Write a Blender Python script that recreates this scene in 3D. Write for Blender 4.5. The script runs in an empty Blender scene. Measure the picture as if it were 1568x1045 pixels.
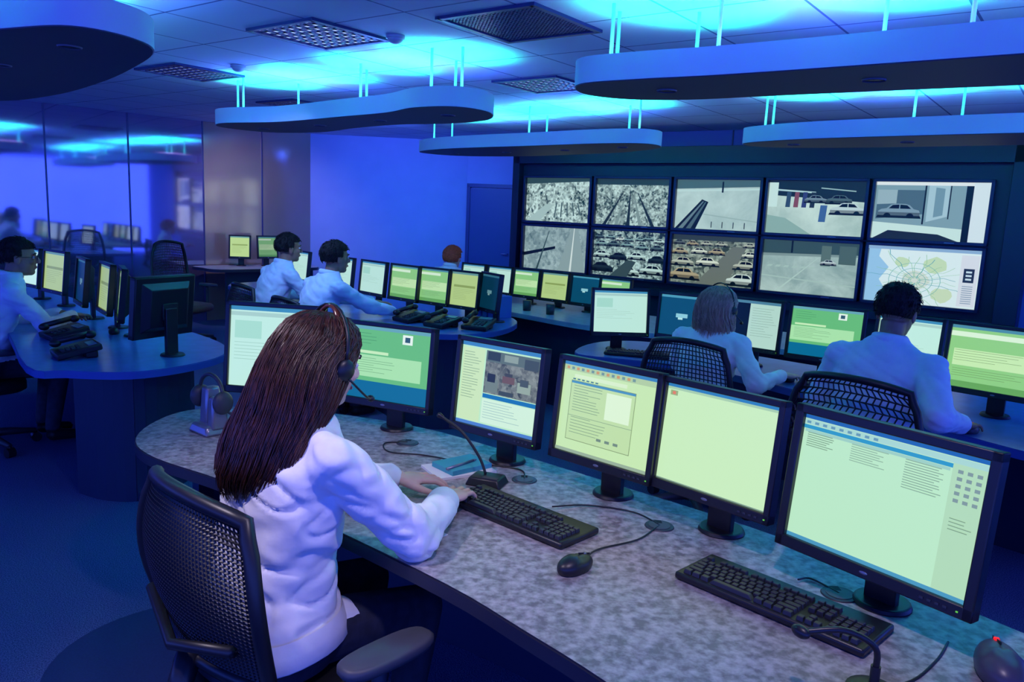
import bpy, math, random
from math import *
from mathutils import Vector, Matrix, noise
random.seed(7)
SC=bpy.context.scene
COL=bpy.context.collection
SC.view_settings.view_transform='Standard'

# ---------------------------------------------------------------- materials
MATS={}
def pbr(name,col,rough=.5,metal=0,spec=.5,emis=None,es=0,coat=0):
    if name in MATS: return MATS[name]
    m=bpy.data.materials.new(name); m.use_nodes=True
    b=m.node_tree.nodes['Principled BSDF']
    b.inputs['Base Color'].default_value=(*col,1); b.inputs['Roughness'].default_value=rough
    b.inputs['Metallic'].default_value=metal; b.inputs['Specular IOR Level'].default_value=spec
    b.inputs['Coat Weight'].default_value=coat
    if emis: b.inputs['Emission Color'].default_value=(*emis,1); b.inputs['Emission Strength'].default_value=es
    MATS[name]=m; return m
def noisy(name,c1,c2,scale,rough=.6,bump=0,detail=4,stretch=(1,1,1),spec=.5,lo=.35,hi=.65,coat=0,metal=0):
    if name in MATS: return MATS[name]
    m=pbr(name,c1,rough,metal,spec,coat=coat); nt=m.node_tree; N=nt.nodes; L=nt.links; b=N['Principled BSDF']
    tc=N.new('ShaderNodeTexCoord'); mp=N.new('ShaderNodeMapping'); mp.inputs['Scale'].default_value=stretch
    nz=N.new('ShaderNodeTexNoise'); nz.inputs['Scale'].default_value=scale; nz.inputs['Detail'].default_value=detail
    rp=N.new('ShaderNodeValToRGB'); rp.color_ramp.elements[0].position=lo; rp.color_ramp.elements[1].position=hi
    rp.color_ramp.elements[0].color=(*c1,1); rp.color_ramp.elements[1].color=(*c2,1)
    L.new(tc.outputs['Object'],mp.inputs[0]); L.new(mp.outputs[0],nz.inputs['Vector']); L.new(nz.outputs[0],rp.inputs[0]); L.new(rp.outputs[0],b.inputs['Base Color'])
    if bump:
        bp=N.new('ShaderNodeBump'); bp.inputs['Strength'].default_value=bump; bp.inputs['Distance'].default_value=.01
        L.new(nz.outputs[0],bp.inputs['Height']); L.new(bp.outputs[0],b.inputs['Normal'])
    return m
def emi(col,st=1.0):
    k='screen_glow_%03d_%03d_%03d_%d'%(col[0]*255,col[1]*255,col[2]*255,st*100)
    if k in MATS: return MATS[k]
    m=bpy.data.materials.new(k); m.use_nodes=True; n=m.node_tree.nodes
    b=n['Principled BSDF']; b.inputs['Base Color'].default_value=(.01,.01,.01,1); b.inputs['Roughness'].default_value=.35
    lin=tuple(c**2.2 for c in col)
    b.inputs['Emission Color'].default_value=(*lin,1); b.inputs['Emission Strength'].default_value=st
    MATS[k]=m; return m
def cctv(name,seed,scale,dark,light,kind='vor',contrast=(.3,.7),mid=None):
    m=bpy.data.materials.new(name); m.use_nodes=True; nt=m.node_tree; N=nt.nodes; L=nt.links; b=N['Principled BSDF']
    b.inputs['Base Color'].default_value=(.01,.01,.01,1); b.inputs['Roughness'].default_value=.4
    tc=N.new('ShaderNodeTexCoord'); mp=N.new('ShaderNodeMapping'); mp.inputs['Location'].default_value=(seed*3.1,seed*1.7,seed); mp.inputs['Rotation'].default_value=(0,radians(18*((seed%3)-1)),0)
    nz=N.new('ShaderNodeTexNoise'); nz.inputs['Scale'].default_value=scale*.5; nz.inputs['Detail'].default_value=6; nz.inputs['Roughness'].default_value=.6; nz.inputs['Distortion'].default_value=.6
    vo=N.new('ShaderNodeTexVoronoi'); vo.inputs['Scale'].default_value=scale*1.5; vo.distance='MANHATTAN'
    v2=N.new('ShaderNodeTexVoronoi'); v2.inputs['Scale'].default_value=scale*3.3; v2.distance='CHEBYCHEV'
    bw=N.new('ShaderNodeRGBToBW'); bw2=N.new('ShaderNodeRGBToBW')
    mx=N.new('ShaderNodeMix'); mx.data_type='FLOAT'; mx.inputs[0].default_value=.5
    m2=N.new('ShaderNodeMix'); m2.data_type='FLOAT'; m2.inputs[0].default_value=.6 if kind=='vor' else .08
    rp=N.new('ShaderNodeValToRGB'); e=rp.color_ramp.elements; e[0].position=contrast[0]; e[1].position=contrast[1]
    e[0].color=(*dark,1); e[1].color=(*light,1)
    L.new(tc.outputs['Object'],mp.inputs[0])
    for t in (nz,vo,v2): L.new(mp.outputs[0],t.inputs['Vector'])
    L.new(vo.outputs['Color'],bw.inputs[0]); L.new(v2.outputs['Color'],bw2.inputs[0]); L.new(bw.outputs[0],mx.inputs[2]); L.new(bw2.outputs[0],mx.inputs[3])
    L.new(nz.outputs[0],m2.inputs[2]); L.new(mx.outputs[0],m2.inputs[3]); L.new(m2.outputs[0],rp.inputs[0])
    L.new(rp.outputs[0],b.inputs['Emission Color']); b.inputs['Emission Strength'].default_value=.9
    return m

BLACK=pbr('black_plastic',(.012,.012,.016),.38)
BLACKM=pbr('black_matte',(.006,.007,.012),.7)
DGREY=pbr('dark_grey_plastic',(.04,.042,.055),.45)
KEYM=pbr('key_plastic',(.03,.032,.042),.4)
SILVER=pbr('silver_plastic',(.24,.25,.30),.3,.6)
CHROME=pbr('chrome',(.7,.7,.75),.15,1)
WHITE=pbr('white_paper',(.8,.8,.8),.6)
SKIN=noisy('skin',(.76,.43,.31),(.84,.51,.38),18,.5)
SKIND=noisy('skin_dark',(.30,.15,.09),(.37,.19,.12),18,.5)
SHIRTW=noisy('white_cotton_shirt',(.80,.79,.82),(.9,.89,.90),14,.8,.25)
SHIRTB=noisy('light_blue_shirt',(.64,.72,.90),(.74,.81,.95),14,.8,.25)
TROUS=noisy('navy_trousers',(.012,.014,.03),(.02,.024,.05),30,.85,.2)
LEATHER=pbr('black_leather',(.01,.01,.012),.4)
LAM=noisy('grey_laminate',(.17,.15,.165),(.46,.42,.44),48,.38,.03,10,lo=.36,hi=.66)
LAMB=noisy('blue_grey_laminate',(.06,.17,.50),(.09,.22,.60),14,.28,0,6)
EDGE=pbr('desk_edge',(.02,.022,.04),.4)
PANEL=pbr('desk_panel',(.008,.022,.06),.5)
HAIR1=noisy('dark_auburn_hair',(.020,.007,.005),(.085,.026,.017),30,.36,.3,5,(3,3,.3),.6)
HAIR2=noisy('black_hair',(.006,.005,.007),(.018,.014,.016),90,.75,.9,3,(1,1,.5),.3)
HAIR3=noisy('ash_blonde_hair',(.46,.24,.17),(.85,.52,.38),30,.45,.3,5,(3,3,.3))
HAIR4=noisy('red_hair',(.40,.05,.02),(.60,.10,.04),60,.6,.5)

# ---------------------------------------------------------------- mesh builder
class M:
    def __init__(s): s.v=[];s.f=[];s.m=[]
    def add(s,vs,fs,mi=0):
        o=len(s.v); s.v+=[tuple(v) for v in vs]; s.f+=[tuple(i+o for i in f) for f in fs]; s.m+=[mi]*len(fs)
    def box(s,c,d,mi=0,R=None):
        s.taper(c,d,1,mi,R)
    def taper(s,c,d,k,mi=0,R=None):
        vs=[]
        for z,q in((-.5,1),(.5,k)):
            for x,y in((-.5,-.5),(.5,-.5),(.5,.5),(-.5,.5)):
                p=Vector((x*d[0]*q,y*d[1]*q,z*d[2]))
                if R is not None: p=R@p
                vs.append(p+Vector(c))
        s.add(vs,[(3,2,1,0),(4,5,6,7),(0,1,5,4),(1,2,6,5),(2,3,7,6),(3,0,4,7)],mi)
    def tube(s,pts,rs,n=10,mi=0,flat=1.0,caps=True,up=None):
        pts=[Vector(p) for p in pts]
        if not hasattr(rs,'__len__'): rs=[rs]*len(pts)
        t0=(pts[1]-pts[0]).normalized()
        ref=Vector(up) if up else (Vector((0,0,1)) if abs(t0.z)<.9 else Vector((1,0,0)))
        vs=[];fs=[]
        nrm=(ref-t0*ref.dot(t0)).normalized()
        for i,p in enumerate(pts):
            t=(pts[min(i+1,len(pts)-1)]-pts[max(i-1,0)]).normalized()
            nrm=(nrm-t*nrm.dot(t)).normalized(); bn=t.cross(nrm)
            for k in range(n):
                a=2*pi*k/n; vs.append(p+(bn*cos(a)+nrm*sin(a)*flat)*rs[i])
        for i in range(len(pts)-1):
            for k in range(n):
                k2=(k+1)%n; fs.append((i*n+k,i*n+k2,(i+1)*n+k2,(i+1)*n+k))
        if caps:
            fs.append(tuple(range(n))[::-1]); fs.append(tuple((len(pts)-1)*n+k for k in range(n)))
        s.add(vs,fs,mi)
    def ell(s,c,r,mi=0,R=None,nu=16,nv=10,fn=None):
        vs=[];fs=[]
        def P(d):
            q=Vector((d.x*r[0],d.y*r[1],d.z*r[2]))
            if fn: q=fn(d,q)
            if R is not None: q=R@q
            return q+Vector(c)
        vs.append(P(Vector((0,0,1))))
        for j in range(1,nv):
            t=pi*j/nv
            for i in range(nu):
                a=2*pi*i/nu; vs.append(P(Vector((sin(t)*cos(a),sin(t)*sin(a),cos(t)))))
        vs.append(P(Vector((0,0,-1))))
        for i in range(nu): fs.append((0,1+i,1+(i+1)%nu))
        for j in range(nv-2):
            for i in range(nu):
                a=1+j*nu+i;b=1+j*nu+(i+1)%nu; fs.append((a,a+nu,b+nu,b))
        l=len(vs)-1
        for i in range(nu): fs.append((l,1+(nv-2)*nu+(i+1)%nu,1+(nv-2)*nu+i))
        s.add(vs,fs,mi)
    def cap(s,a,b,ra,rb,mi=0,n=14):
        s.tube([a,b],[ra,rb],n,mi); s.ell(a,(ra,)*3,mi,None,n,8); s.ell(b,(rb,)*3,mi,None,n,8)
    def loft(s,rings,mi=0,caps=True):
        n=len(rings[0]); vs=[p for r in rings for p in r]; fs=[]
        for i in range(len(rings)-1):
            for k in range(n):
                k2=(k+1)%n; fs.append((i*n+k,i*n+k2,(i+1)*n+k2,(i+1)*n+k))
        if caps: fs.append(tuple(range(n))[::-1]); fs.append(tuple((len(rings)-1)*n+k for k in range(n)))
        s.add(vs,fs,mi)
    def prism(s,poly,z0,z1,mt=0,ms=0):
        n=len(poly); ar=sum(poly[i][0]*poly[(i+1)%n][1]-poly[(i+1)%n][0]*poly[i][1] for i in range(n))
        if ar<0: poly=poly[::-1]
        o=len(s.v); s.v+=[(p[0],p[1],z0) for p in poly]+[(p[0],p[1],z1) for p in poly]
        s.f.append(tuple(o+i for i in range(n))[::-1]); s.m.append(ms)
        s.f.append(tuple(o+n+i for i in range(n))); s.m.append(mt)
        for i in range(n):
            j=(i+1)%n; s.f.append((o+i,o+j,o+n+j,o+n+i)); s.m.append(ms)
    def ribbon(s,pts,z0,z1,th,mi=0):
        for i in range(len(pts)-1):
            a=Vector((*pts[i],0));b=Vector((*pts[i+1],0)); d=b-a
            c=(a+b)/2; R=Matrix.Rotation(atan2(d.y,d.x),3,'Z')
            s.box((c.x,c.y,(z0+z1)/2),(d.length+.004,th,z1-z0),mi,R)
    def obj(s,name,mats,parent=None,smooth=True,bevel=0,loc=None,rot=None,seg=2,angle=40):
        me=bpy.data.meshes.new(name); me.from_pydata(s.v,[],s.f)
        if not isinstance(mats,(list,tuple)): mats=[mats]
        for m in mats: me.materials.append(m)
        me.polygons.foreach_set('material_index',s.m)
        me.update()
        o=bpy.data.objects.new(name,me); COL.objects.link(o)
        if parent: o.parent=parent
        if loc is not None: o.location=loc
        if rot is not None: o.rotation_euler=rot
        if bevel:
            b=o.modifiers.new('bevel','BEVEL'); b.width=bevel; b.segments=seg; b.limit_method='ANGLE'; b.angle_limit=radians(angle)
        if smooth:
            me.polygons.foreach_set('use_smooth',[True]*len(me.polygons))
            if bevel or smooth=='auto':
                try: me.set_sharp_from_angle(angle=radians(38))
                except Exception: pass
        return o
def grp(name,loc=(0,0,0),ang=0):
    e=bpy.data.objects.new(name,None); COL.objects.link(e); e.empty_display_size=.1
    e.location=loc; e.rotation_euler=(0,0,ang); return e
def dup(src,parent=None):
    o=src.copy(); COL.objects.link(o)
    if parent is not None: o.parent=parent
    for c in list(src.children): dup(c,o)
    return o
CACHE={}
def cached(key,builder,loc,ang):
    """first call builds the group; later calls share its meshes"""
    if key in CACHE: o=dup(CACHE[key])
    else: o=builder(); CACHE[key]=o
    o.location=loc; o.rotation_euler=(0,0,ang); return o
def sgn(v): return 1 if v>=0 else -1
def smoothloop(poly,k=6):
    n=len(poly); out=[]
    for i in range(n):
        p0,p1,p2,p3=[Vector(poly[(i+j-1)%n]) for j in range(4)]
        for q in range(k):
            t=q/k
            out.append(tuple(.5*((2*p1)+(-p0+p2)*t+(2*p0-5*p1+4*p2-p3)*t*t+(-p0+3*p1-3*p2+p3)*t**3)))
    return out
def smoothline(pts,k=6):
    P=[Vector(p) for p in pts]; out=[]
    for i in range(len(P)-1):
        p0=P[max(i-1,0)];p1=P[i];p2=P[i+1];p3=P[min(i+2,len(P)-1)]
        for q in range(k):
            t=q/k; out.append(.5*((2*p1)+(-p0+p2)*t+(2*p0-5*p1+4*p2-p3)*t*t+(-p0+3*p1-3*p2+p3)*t**3))
    out.append(P[-1]); return out
def inset(poly,d):
    n=len(poly); ar=sum(poly[i][0]*poly[(i+1)%n][1]-poly[(i+1)%n][0]*poly[i][1] for i in range(n)); sg=1 if ar>0 else -1
    out=[]
    for i in range(n):
        a=Vector(poly[i-1]);b=Vector(poly[(i+1)%n]); t=(b-a).normalized(); nn=Vector((-t.y,t.x))*sg
        out.append((poly[i][0]+nn.x*d,poly[i][1]+nn.y*d))
    return out
def remeshed(mb,voxel,smooth=6):
    o=mb.obj('tmp',[BLACK],smooth=False); r=o.modifiers.new('r','REMESH'); r.mode='VOXEL'; r.voxel_size=voxel
    if smooth: sm=o.modifiers.new('s','SMOOTH'); sm.iterations=smooth; sm.factor=.5
    dg=bpy.context.evaluated_depsgraph_get(); dg.update()
    me=bpy.data.meshes.new_from_object(o.evaluated_get(dg)); bpy.data.objects.remove(o)
    me.materials.clear()
    me.polygons.foreach_set('use_smooth',[True]*len(me.polygons))
    return me
def meobj(name,me,mats,parent):
    for m in mats: me.materials.append(m)
    o=bpy.data.objects.new(name,me); COL.objects.link(o); o.parent=parent; return o

# ---------------------------------------------------------------- camera
th=atan(197/1200); rho=radians(2.5)
Rv=Vector((1,0,0));U=Vector((0,sin(th),cos(th)));F=Vector((0,cos(th),-sin(th)))
X=cos(rho)*Rv+sin(rho)*U; Y=-sin(rho)*Rv+cos(rho)*U; Z=-F
cam=bpy.data.cameras.new('camera'); co=bpy.data.objects.new('camera',cam); COL.objects.link(co)
mw=Matrix(((X.x,Y.x,Z.x,0),(X.y,Y.y,Z.y,0),(X.z,Y.z,Z.z,1.6),(0,0,0,1))); co.matrix_world=mw
cam.lens=36*1200/1568; cam.sensor_width=36; cam.clip_start=.05; SC.camera=co

# ---------------------------------------------------------------- people
def ik(S,W,l1,l2,pole):
    d=W-S; L=d.length
    if L>(l1+l2)*.985: W=S+d.normalized()*(l1+l2)*.985; d=W-S; L=d.length
    a=(l1*l1-l2*l2+L*L)/(2*L); h=sqrt(max(l1*l1-a*a,0)); u=d.normalized(); p=(pole-u*pole.dot(u)).normalized()
    return S+u*a+p*h, W
def hand(parent,Wr,dirv,side,mat,fine=False,curl=.5,spread=1.0,roll=0,name='hand'):
    b=M(); y=dirv.normalized(); z=Vector((0,0,1)); x=y.cross(z).normalized(); z=x.cross(y)
    Rm=Matrix((x,y,z)).transposed() @ Matrix.Rotation(roll,3,'Y')
    T=lambda p: Wr+Rm@Vector((p[0]*side,p[1],p[2]))
    n=12
    b.tube([T((0,-.05,0)),T((0,0,0)),T((0,.02,0))],[.027,.025,.027],n,flat=.75,up=Rm@Vector((0,0,1)))
    b.ell(T((.0,.05,.0)),(.041,.048,.0165),0,Rm,18,12); b.ell(T((-.022,.032,-.004)),(.02,.03,.015),0,Rm)
    fing=[(-.029,.085,.031,.024,.019,.0093,-.14),(-.0095,.092,.035,.027,.021,.0096,-.04),(.0105,.088,.032,.025,.020,.009,.08),(.029,.078,.025,.019,.017,.008,.22)]
    tips=[]
    for k,(fx,fy,l1,l2,l3,r,sp) in enumerate(fing):
        p=Vector((fx*.9,fy-.028,0)); q=Vector((fx,fy,.003)); a=.12-curl*.15; pts=[p,q]
        for l,da in ((l1,0),(l2,curl*(.75+.1*k)),(l3,curl*.7)):
            a-=da
            q=q+Vector((sin(sp*spread)*cos(a)*l,cos(sp*spread)*cos(a)*l,sin(a)*l)); pts.append(q)
        for i in range(len(pts)-1): b.cap(T(pts[i]),T(pts[i+1]),r*(1.06-.07*i),r*(.99-.07*i),0,10)
        dd_=(pts[-1]-pts[-2]).normalized(); tips.append((pts[-1]+Vector((0,.001,r*.72)),dd_,r))
    tp=[Vector((-.02,.02,-.004)),Vector((-.042,.045,-.010)),Vector((-.056,.070,-.016)),Vector((-.058,.095,-.022))]
    for i,(ra,rb) in enumerate(((.015,.0125),(.0125,.011),(.011,.009))): b.cap(T(tp[i]),T(tp[i+1]),ra,rb,0,10)
    me=remeshed(b,.003 if fine else .005,2); meobj(name,me,[mat],parent)
    if fine:
        nb=M()
        for p,d,r in tips: nb.ell(T(p),(r*.6,r*.85,.0012),0,Rm@Matrix.Rotation(atan2(d.z,d.y),3,'X'),10,6)
        nb.obj(name+'_nails',pbr('nail',(.8,.5,.45),.25),parent)
def head(parent,C,yaw,pitch,skin,fine=True,glasses=False):
    Rm=Matrix.Rotation(yaw,3,'Z')@Matrix.Rotation(pitch,3,'X'); T=lambda p:C+Rm@Vector(p)
    b=M(); E=lambda c,r,nu=20:b.ell(T(c),r,0,Rm,nu,14)
    E((0,-.012,.035),(.076,.097,.086)); E((0,.022,-.028),(.062,.068,.080)); E((0,.055,-.085),(.030,.028,.024)); E((0,.03,-.07),(.05,.05,.04))
    E((0,.078,.028),(.05,.016,.012)); b.tube([T((0,.090,.012)),T((0,.108,-.022))],[.008,.012],10); E((0,.104,-.026),(.015,.011,.009))
    E((0,.084,-.052),(.022,.009,.006)); E((0,.082,-.062),(.019,.009,.007)); E((-.035,.065,-.02),(.022,.02,.02)); E((.035,.065,-.02),(.022,.02,.02))
    for sx in(-1,1): E((sx*.077,-.006,-.008),(.009,.02,.032),12); E((sx*.08,-.012,.012),(.008,.012,.014),12)
    b.tube([T((0,-.02,-.04)),C+Vector((0,-.04,-.12)),C+Vector((0,-.055,-.19))],[.053,.052,.062],16)
    me=remeshed(b,.005,3); meobj('head',me,[skin],parent)
    b=M(); 
    for sx in(-1,1): b.ell(T((sx*.031,.079,.006)),(.0125,.008,.008),0,Rm); b.ell(T((sx*.031,.0862,.006)),(.005,.002,.005),1,Rm)
    b.obj('eyes',[pbr('eye_white',(.7,.7,.7),.2),pbr('iris',(.03,.02,.015),.2)],parent)
    b=M()
    for sx in(-1,1): b.tube([T((sx*.018,.091,.026)),T((sx*.034,.089,.031)),T((sx*.05,.078,.026))],[.003,.004,.002],8)
    b.obj('eyebrows',HAIR2,parent)
    b=M(); b.ell(T((0,.0905,-.0565)),(.021,.004,.007),0,Rm); b.obj('lips',pbr('lips',(.45,.16,.15),.4),parent)
    if glasses:
        b=M()
        for sx in(-1,1):
            P=[T((sx*.033+.022*cos(a*pi/8),.1,.004+.017*sin(a*pi/8))) for a in range(17)]; b.tube(P,.0018,6,caps=False); b.tube([T((sx*.055,.1,.008)),T((sx*.082,.0,.01))],.0018,6)
        b.tube([T((-.011,.1,.006)),T((.011,.1,.006))],.0018,6); b.obj('glasses',BLACK,parent)
    return Rm
def shorthair(parent,C,Rm,mat,k=1.0,seed=0):
    def fn(d,q):
        nzv=noise.noise(d*3+Vector((seed,0,0)))*.07+noise.noise(d*11)*.05
        s=1.10+nzv
        hl=.30 if d.y>.35 else (-.25 if d.y>-.1 else -.62)
        if d.z<hl: s=.86
        return q*s
    c0=C+Rm@Vector((0,-.012,.035))
    b=M(); b.ell(c0,(.079*k,.10*k,.09*k),0,Rm,44,30,fn); b.obj('hair',mat,parent)
    rr=random.Random(seed+11); b=M()
    for i in range(520):
        d=Vector((rr.gauss(0,1),rr.gauss(0,1),rr.gauss(0,1))).normalized()
        hl=.36 if d.y>.3 else (-.2 if d.y>-.1 else -.55)
        if d.z<hl: continue
        q=Vector((d.x*.079*k,d.y*.10*k,d.z*.09*k))*1.06; n=Vector((d.x,d.y,d.z)); t=Vector((d.x*.4,-.5,-.6)); t=(t-n*t.dot(n)).normalized()
        b.tube([c0+Rm@q,c0+Rm@(q+n*.008+t*.010),c0+Rm@(q+n*.009+t*.024)],[.0022,.0018,.0006],3)
    b.obj('hair_tufts',mat,parent)
def headset(parent,C,Rm,side=1,s=1.0,mat=BLACK):
    T=lambda p:C+Rm@Vector(p)
    b=M(); P=[T((.098*s*cos(a*pi/14),-.0,.02+.118*s*sin(a*pi/14))) for a in range(15)]; b.tube(P,.0055,8,flat=.6); 
    for sx in(-1,1): b.ell(T((sx*.098*s,.0,.0)),(.013,.026,.028),0,Rm)
    b.tube(smoothline([T((side*.105*s,.01,-.02)),T((side*.10*s,.07,-.06)),T((side*.06,.125,-.075))],5),.003,8); b.ell(T((side*.055,.128,-.075)),(.012,.010,.009),0,Rm)
    b.obj('headset',mat,parent)
def body(name,x,y,ang,top,lean,hands,shirt,skin,male=False,yaw=0,pitch=0,hairf=None,fine=False,hoff=.05,hx=0,hset=None,glasses=False,side=1,poles=None,curl=.5,handdirs=None,legs=True,roll=0,wide=1.0,sleeve=1.0):
    g=grp(name,(x,y,0),ang); inv=Matrix.Rotation(-ang,3,'Z')
    def loc(p): return inv@(Vector(p)-Vector((x,y,0)))
    s=(top-.47)/.86; k=(1.13 if male else 1.0)
    Zs=[(.47,.165,.145),(.52,.185,.155),(.58,.178,.145),(.66,.158,.122),(.74,.15,.113),(.83,.158,.117),(.92,.170,.118),(.98,.176,.108),(1.025,.160,.092),(1.06,.115,.078),(1.09,.075,.066),(1.115,.062,.060)]
    zf=lambda z:.47+(z-.47)*s
    yc=lambda z:lean*(z-.5)+(.25*lean*max(0,z-.9))
    b=M(); rings=[]
    for z,rx,ry in Zs:
        w_=wide if z<1.0 else 1
        rx*=k*w_;ry*=(1.1 if male else 1)*w_
        rings.append([Vector((rx*sgn(cos(a))*abs(cos(a))**.85,yc(z)+ry*sgn(sin(a))*abs(sin(a))**.85,zf(z))) for a in [2*pi*i/28 for i in range(28)]])
    b.loft(rings)
    SHx=.168*k*(1+(wide-1)*.5); Ss=[Vector((-SHx,yc(1.0)+.0,zf(1.0))),Vector((SHx,yc(1.0),zf(1.0)))]
    l1=.285*s;l2=.25*s; wr=[];el=[]
    for i in (0,1):
        W_=loc(hands[i]); po=(poles[i] if poles else Vector(((-1 if i==0 else 1)*.75,-.35,-.8)))
        e_,w_=ik(Ss[i],W_,l1,l2,Vector(po)); wr.append(w_);el.append(e_)
        r=(1.08 if male else 1)*sleeve
        b.ell(Ss[i],(.060*r,.064*r,.058*r)); b.cap(Ss[i],e_,.058*r,.052*r); b.cap(e_,w_,.053*r,.036*r)
        b.cap(Vector((0,yc(1.04),zf(1.045))),Ss[i],.055,.055)
        if not male: b.ell((( -1 if i==0 else 1)*.07,yc(.9)+.085,zf(.90)),(.062,.055,.06))
        d=(w_-e_).normalized(); b.tube([w_-d*.05,w_+d*.008],[.040*r,.039*r],16)
    if legs:
        for sx in(-1,1):
            kn=Vector((sx*.12,.42,.49)); an=Vector((sx*.11,.36,.10))
            b.cap((sx*.095,.02,.54),kn,.088,.062); b.cap(kn,an,.062,.045); b.cap(an+Vector((0,0,-.05)),an+Vector((0,.15,-.065)),.04,.032); 
    me=remeshed(b,.0075 if fine else .012,4)
    am=.017 if fine else .012
    cos_=[v.co.copy() for v in me.vertices]; nrm_=[v.normal.copy() for v in me.vertices]; flat=[]
    for c,nv_ in zip(cos_,nrm_):
        if c.z>.58:
            f=noise.noise(Vector((c.x*8,c.y*8,c.z*15+3)))*.55+noise.noise(Vector((c.x*18+c.z*12,c.y*18,c.z*24)))*.4
            f2=abs(noise.noise(Vector((c.x*9+c.z*17,c.y*9-c.z*6,c.z*7))))
            near=min((c-wr[0]).length,(c-wr[1]).length); fade=min(1,(c.z-.58)/.05)
            c=c+nv_*(f*am-(1-min(1,f2*4))*am*.55+am*.15)*(1 if near>.07 else .35)*fade
        flat+=[c.x,c.y,c.z]
    me.vertices.foreach_set('co',flat); me.update()
    pts=[e_+(w_-e_)*t for e_,w_ in zip(el,wr) for t in (0,.25,.5,.75,1)]
    ytr=.16+yc(.6); mi=[]
    for p in me.polygons:
        c=p.center
        if c.z<.095: mi.append(2)
        elif c.z<.575: mi.append(1)
        elif c.y>ytr and c.z<.63 and min((c-q).length for q in pts)>.085: mi.append(1)
        else: mi.append(0)
    for m_ in (shirt,TROUS,LEATHER): me.materials.append(m_)
    me.polygons.foreach_set('material_index',mi); me.update()
    meobj('clothed_body',me,[],g)
    rx=.182*k*wide+.004; ry=.150*(1.1 if male else 1)*wide+.004
    if not male:
        b=M(); b.loft([[Vector((rx*q_*sgn(cos(a))*abs(cos(a))**.85,yc(.56)+ry*q_*sgn(sin(a))*abs(sin(a))**.85,z_+.012*sin(2*a))) for a in [2*pi*i/40 for i in range(40)]] for z_,q_ in ((.60,.97),(.57,1.03),(.535,1.06),(.53,1.04))],caps=False); b.obj('shirt_hem',shirt,g)
    C=Vector((hx,yc(1.12)+hoff,top-.125)); 
    Rm=head(g,C,yaw,pitch,skin,glasses=glasses)
    b=M(); cz=zf(1.085); P=[Vector((.066*cos(a),yc(1.1)+.064*sin(a)+.0,cz+.012-.014*sin(a))) for a in [2*pi*i/24 for i in range(25)]]; b.tube(P,.012,8,flat=1.7,caps=False); b.obj('collar',shirt,g)
    for i in (0,1):
        d=(wr[i]-el[i]).normalized()
        if handdirs: dv=inv@Vector(handdirs[i])
        else: dv=Vector((d.x,d.y,-.15))
        hand(g,wr[i]+d*.02,dv,(1 if i==1 else -1),skin,fine,curl,name='hand_%s'%('right' if i else 'left'),roll=roll)
    if hairf: hairf(g,C,Rm)
    if hset: headset(g,C,Rm,side,hset)
    return g,C,Rm
def longhair(mat,rings,nstr,phimax=(155,112),seed=1,r=.0012):
    def f(g,C,Rm):
        rr=random.Random(seed)
        def ring(t):
            q=t*(len(rings)-1); i=min(int(q),len(rings)-2); u=q-i
            return [rings[i][j]*(1-u)+rings[i+1][j]*u for j in range(5)]
        def P(t,ph,off=0):
            dz,cy,rx,ry,cx=ring(t)
            p=Vector((cx+(rx+off)*sin(ph),cy-(ry+off)*cos(ph),dz))
            if dz>-.02: return C+Rm@p
            kk=min(1,(-.02-dz)/.08); return C+(Rm@p)*(1-kk)+p*kk
        def pm(t): 
            dz=ring(t)[0]; return radians(phimax[0] if dz>.07 else phimax[1] if dz<.03 else phimax[1]+(phimax[0]-phimax[1])*(dz-.03)/.04)
        b=M(); N=40; K=36
        b.loft([[P(j/K,pm(j/K)*(-1+2*i/N),-.005+.007*noise.noise(Vector((i*.9,j*.1,seed)))) for i in range(N+1)] for j in range(K+1)][::-1])
        b.obj('hair_volume',mat,g)
        b=M()
        for s_ in range(nstr):
            f0=-1+2*rr.random(); wob=rr.random()*6; amp=rr.random()*.16+.03; end=1-.28*rr.random()**1.3; o0=rr.random()*.010-.001; pts=[]
            st=.02+.25*rr.random()**2
            for k in range(11):
                t=st+(end-st)*k/10; ph=pm(t)*f0+amp*sin(wob+t*5)*t
                pts.append(P(t,ph,o0+.012*sin(wob*2+t*7)*t+.006*sin(f0*9+t*9)*t))
            b.tube(pts,[r*1.2]*8+[r,r*.7,r*.3],3)
        b.obj('hair_strands',mat,g)
    return f
def face(fx,fy): return atan2(-fx,fy)   # local +Y -> (fx,fy)

WA=face(.67,.74)
HR=[(.132,-.01,.012,.012,0),(.125,-.012,.045,.05,0),(.10,-.014,.075,.085,0),(.05,-.02,.094,.108,0),(-.01,-.035,.108,.112,0),(-.07,-.07,.118,.105,0),(-.12,-.11,.126,.09,-.01),(-.17,-.145,.130,.072,-.015),(-.22,-.17,.128,.06,-.02),(-.26,-.185,.115,.055,-.025),(-.295,-.19,.095,.045,-.03),(-.32,-.19,.065,.035,-.03)]
wg,wC,wR=body('seated_woman_operator',-.595,1.835,WA,1.325,.16,[(-.35,2.26,.797),(-.17,2.085,.797)],SHIRTW,SKIN,yaw=-.06,pitch=-.18,hairf=longhair(HAIR1,HR,1600,(155,122),1),fine=True,hoff=.06,
     poles=[Vector((-.8,-.1,-.6)),Vector((1,-.15,-.9))],handdirs=[(.93,.37,-.14),(.35,.93,-.14)],curl=.6,side=1,hset=1.13,wide=1.10,sleeve=1.14)
b=M(); P=[wC+wR@Vector((.055*cos(a*pi/12),.0,.076+.074*sin(a*pi/12))) for a in range(2,11)]; b.tube(P,.010,8,flat=.6); b.obj('hair_clip',pbr('tortoise_clip',(.10,.03,.018),.2),wg)
a=face(.70,.71)
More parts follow.
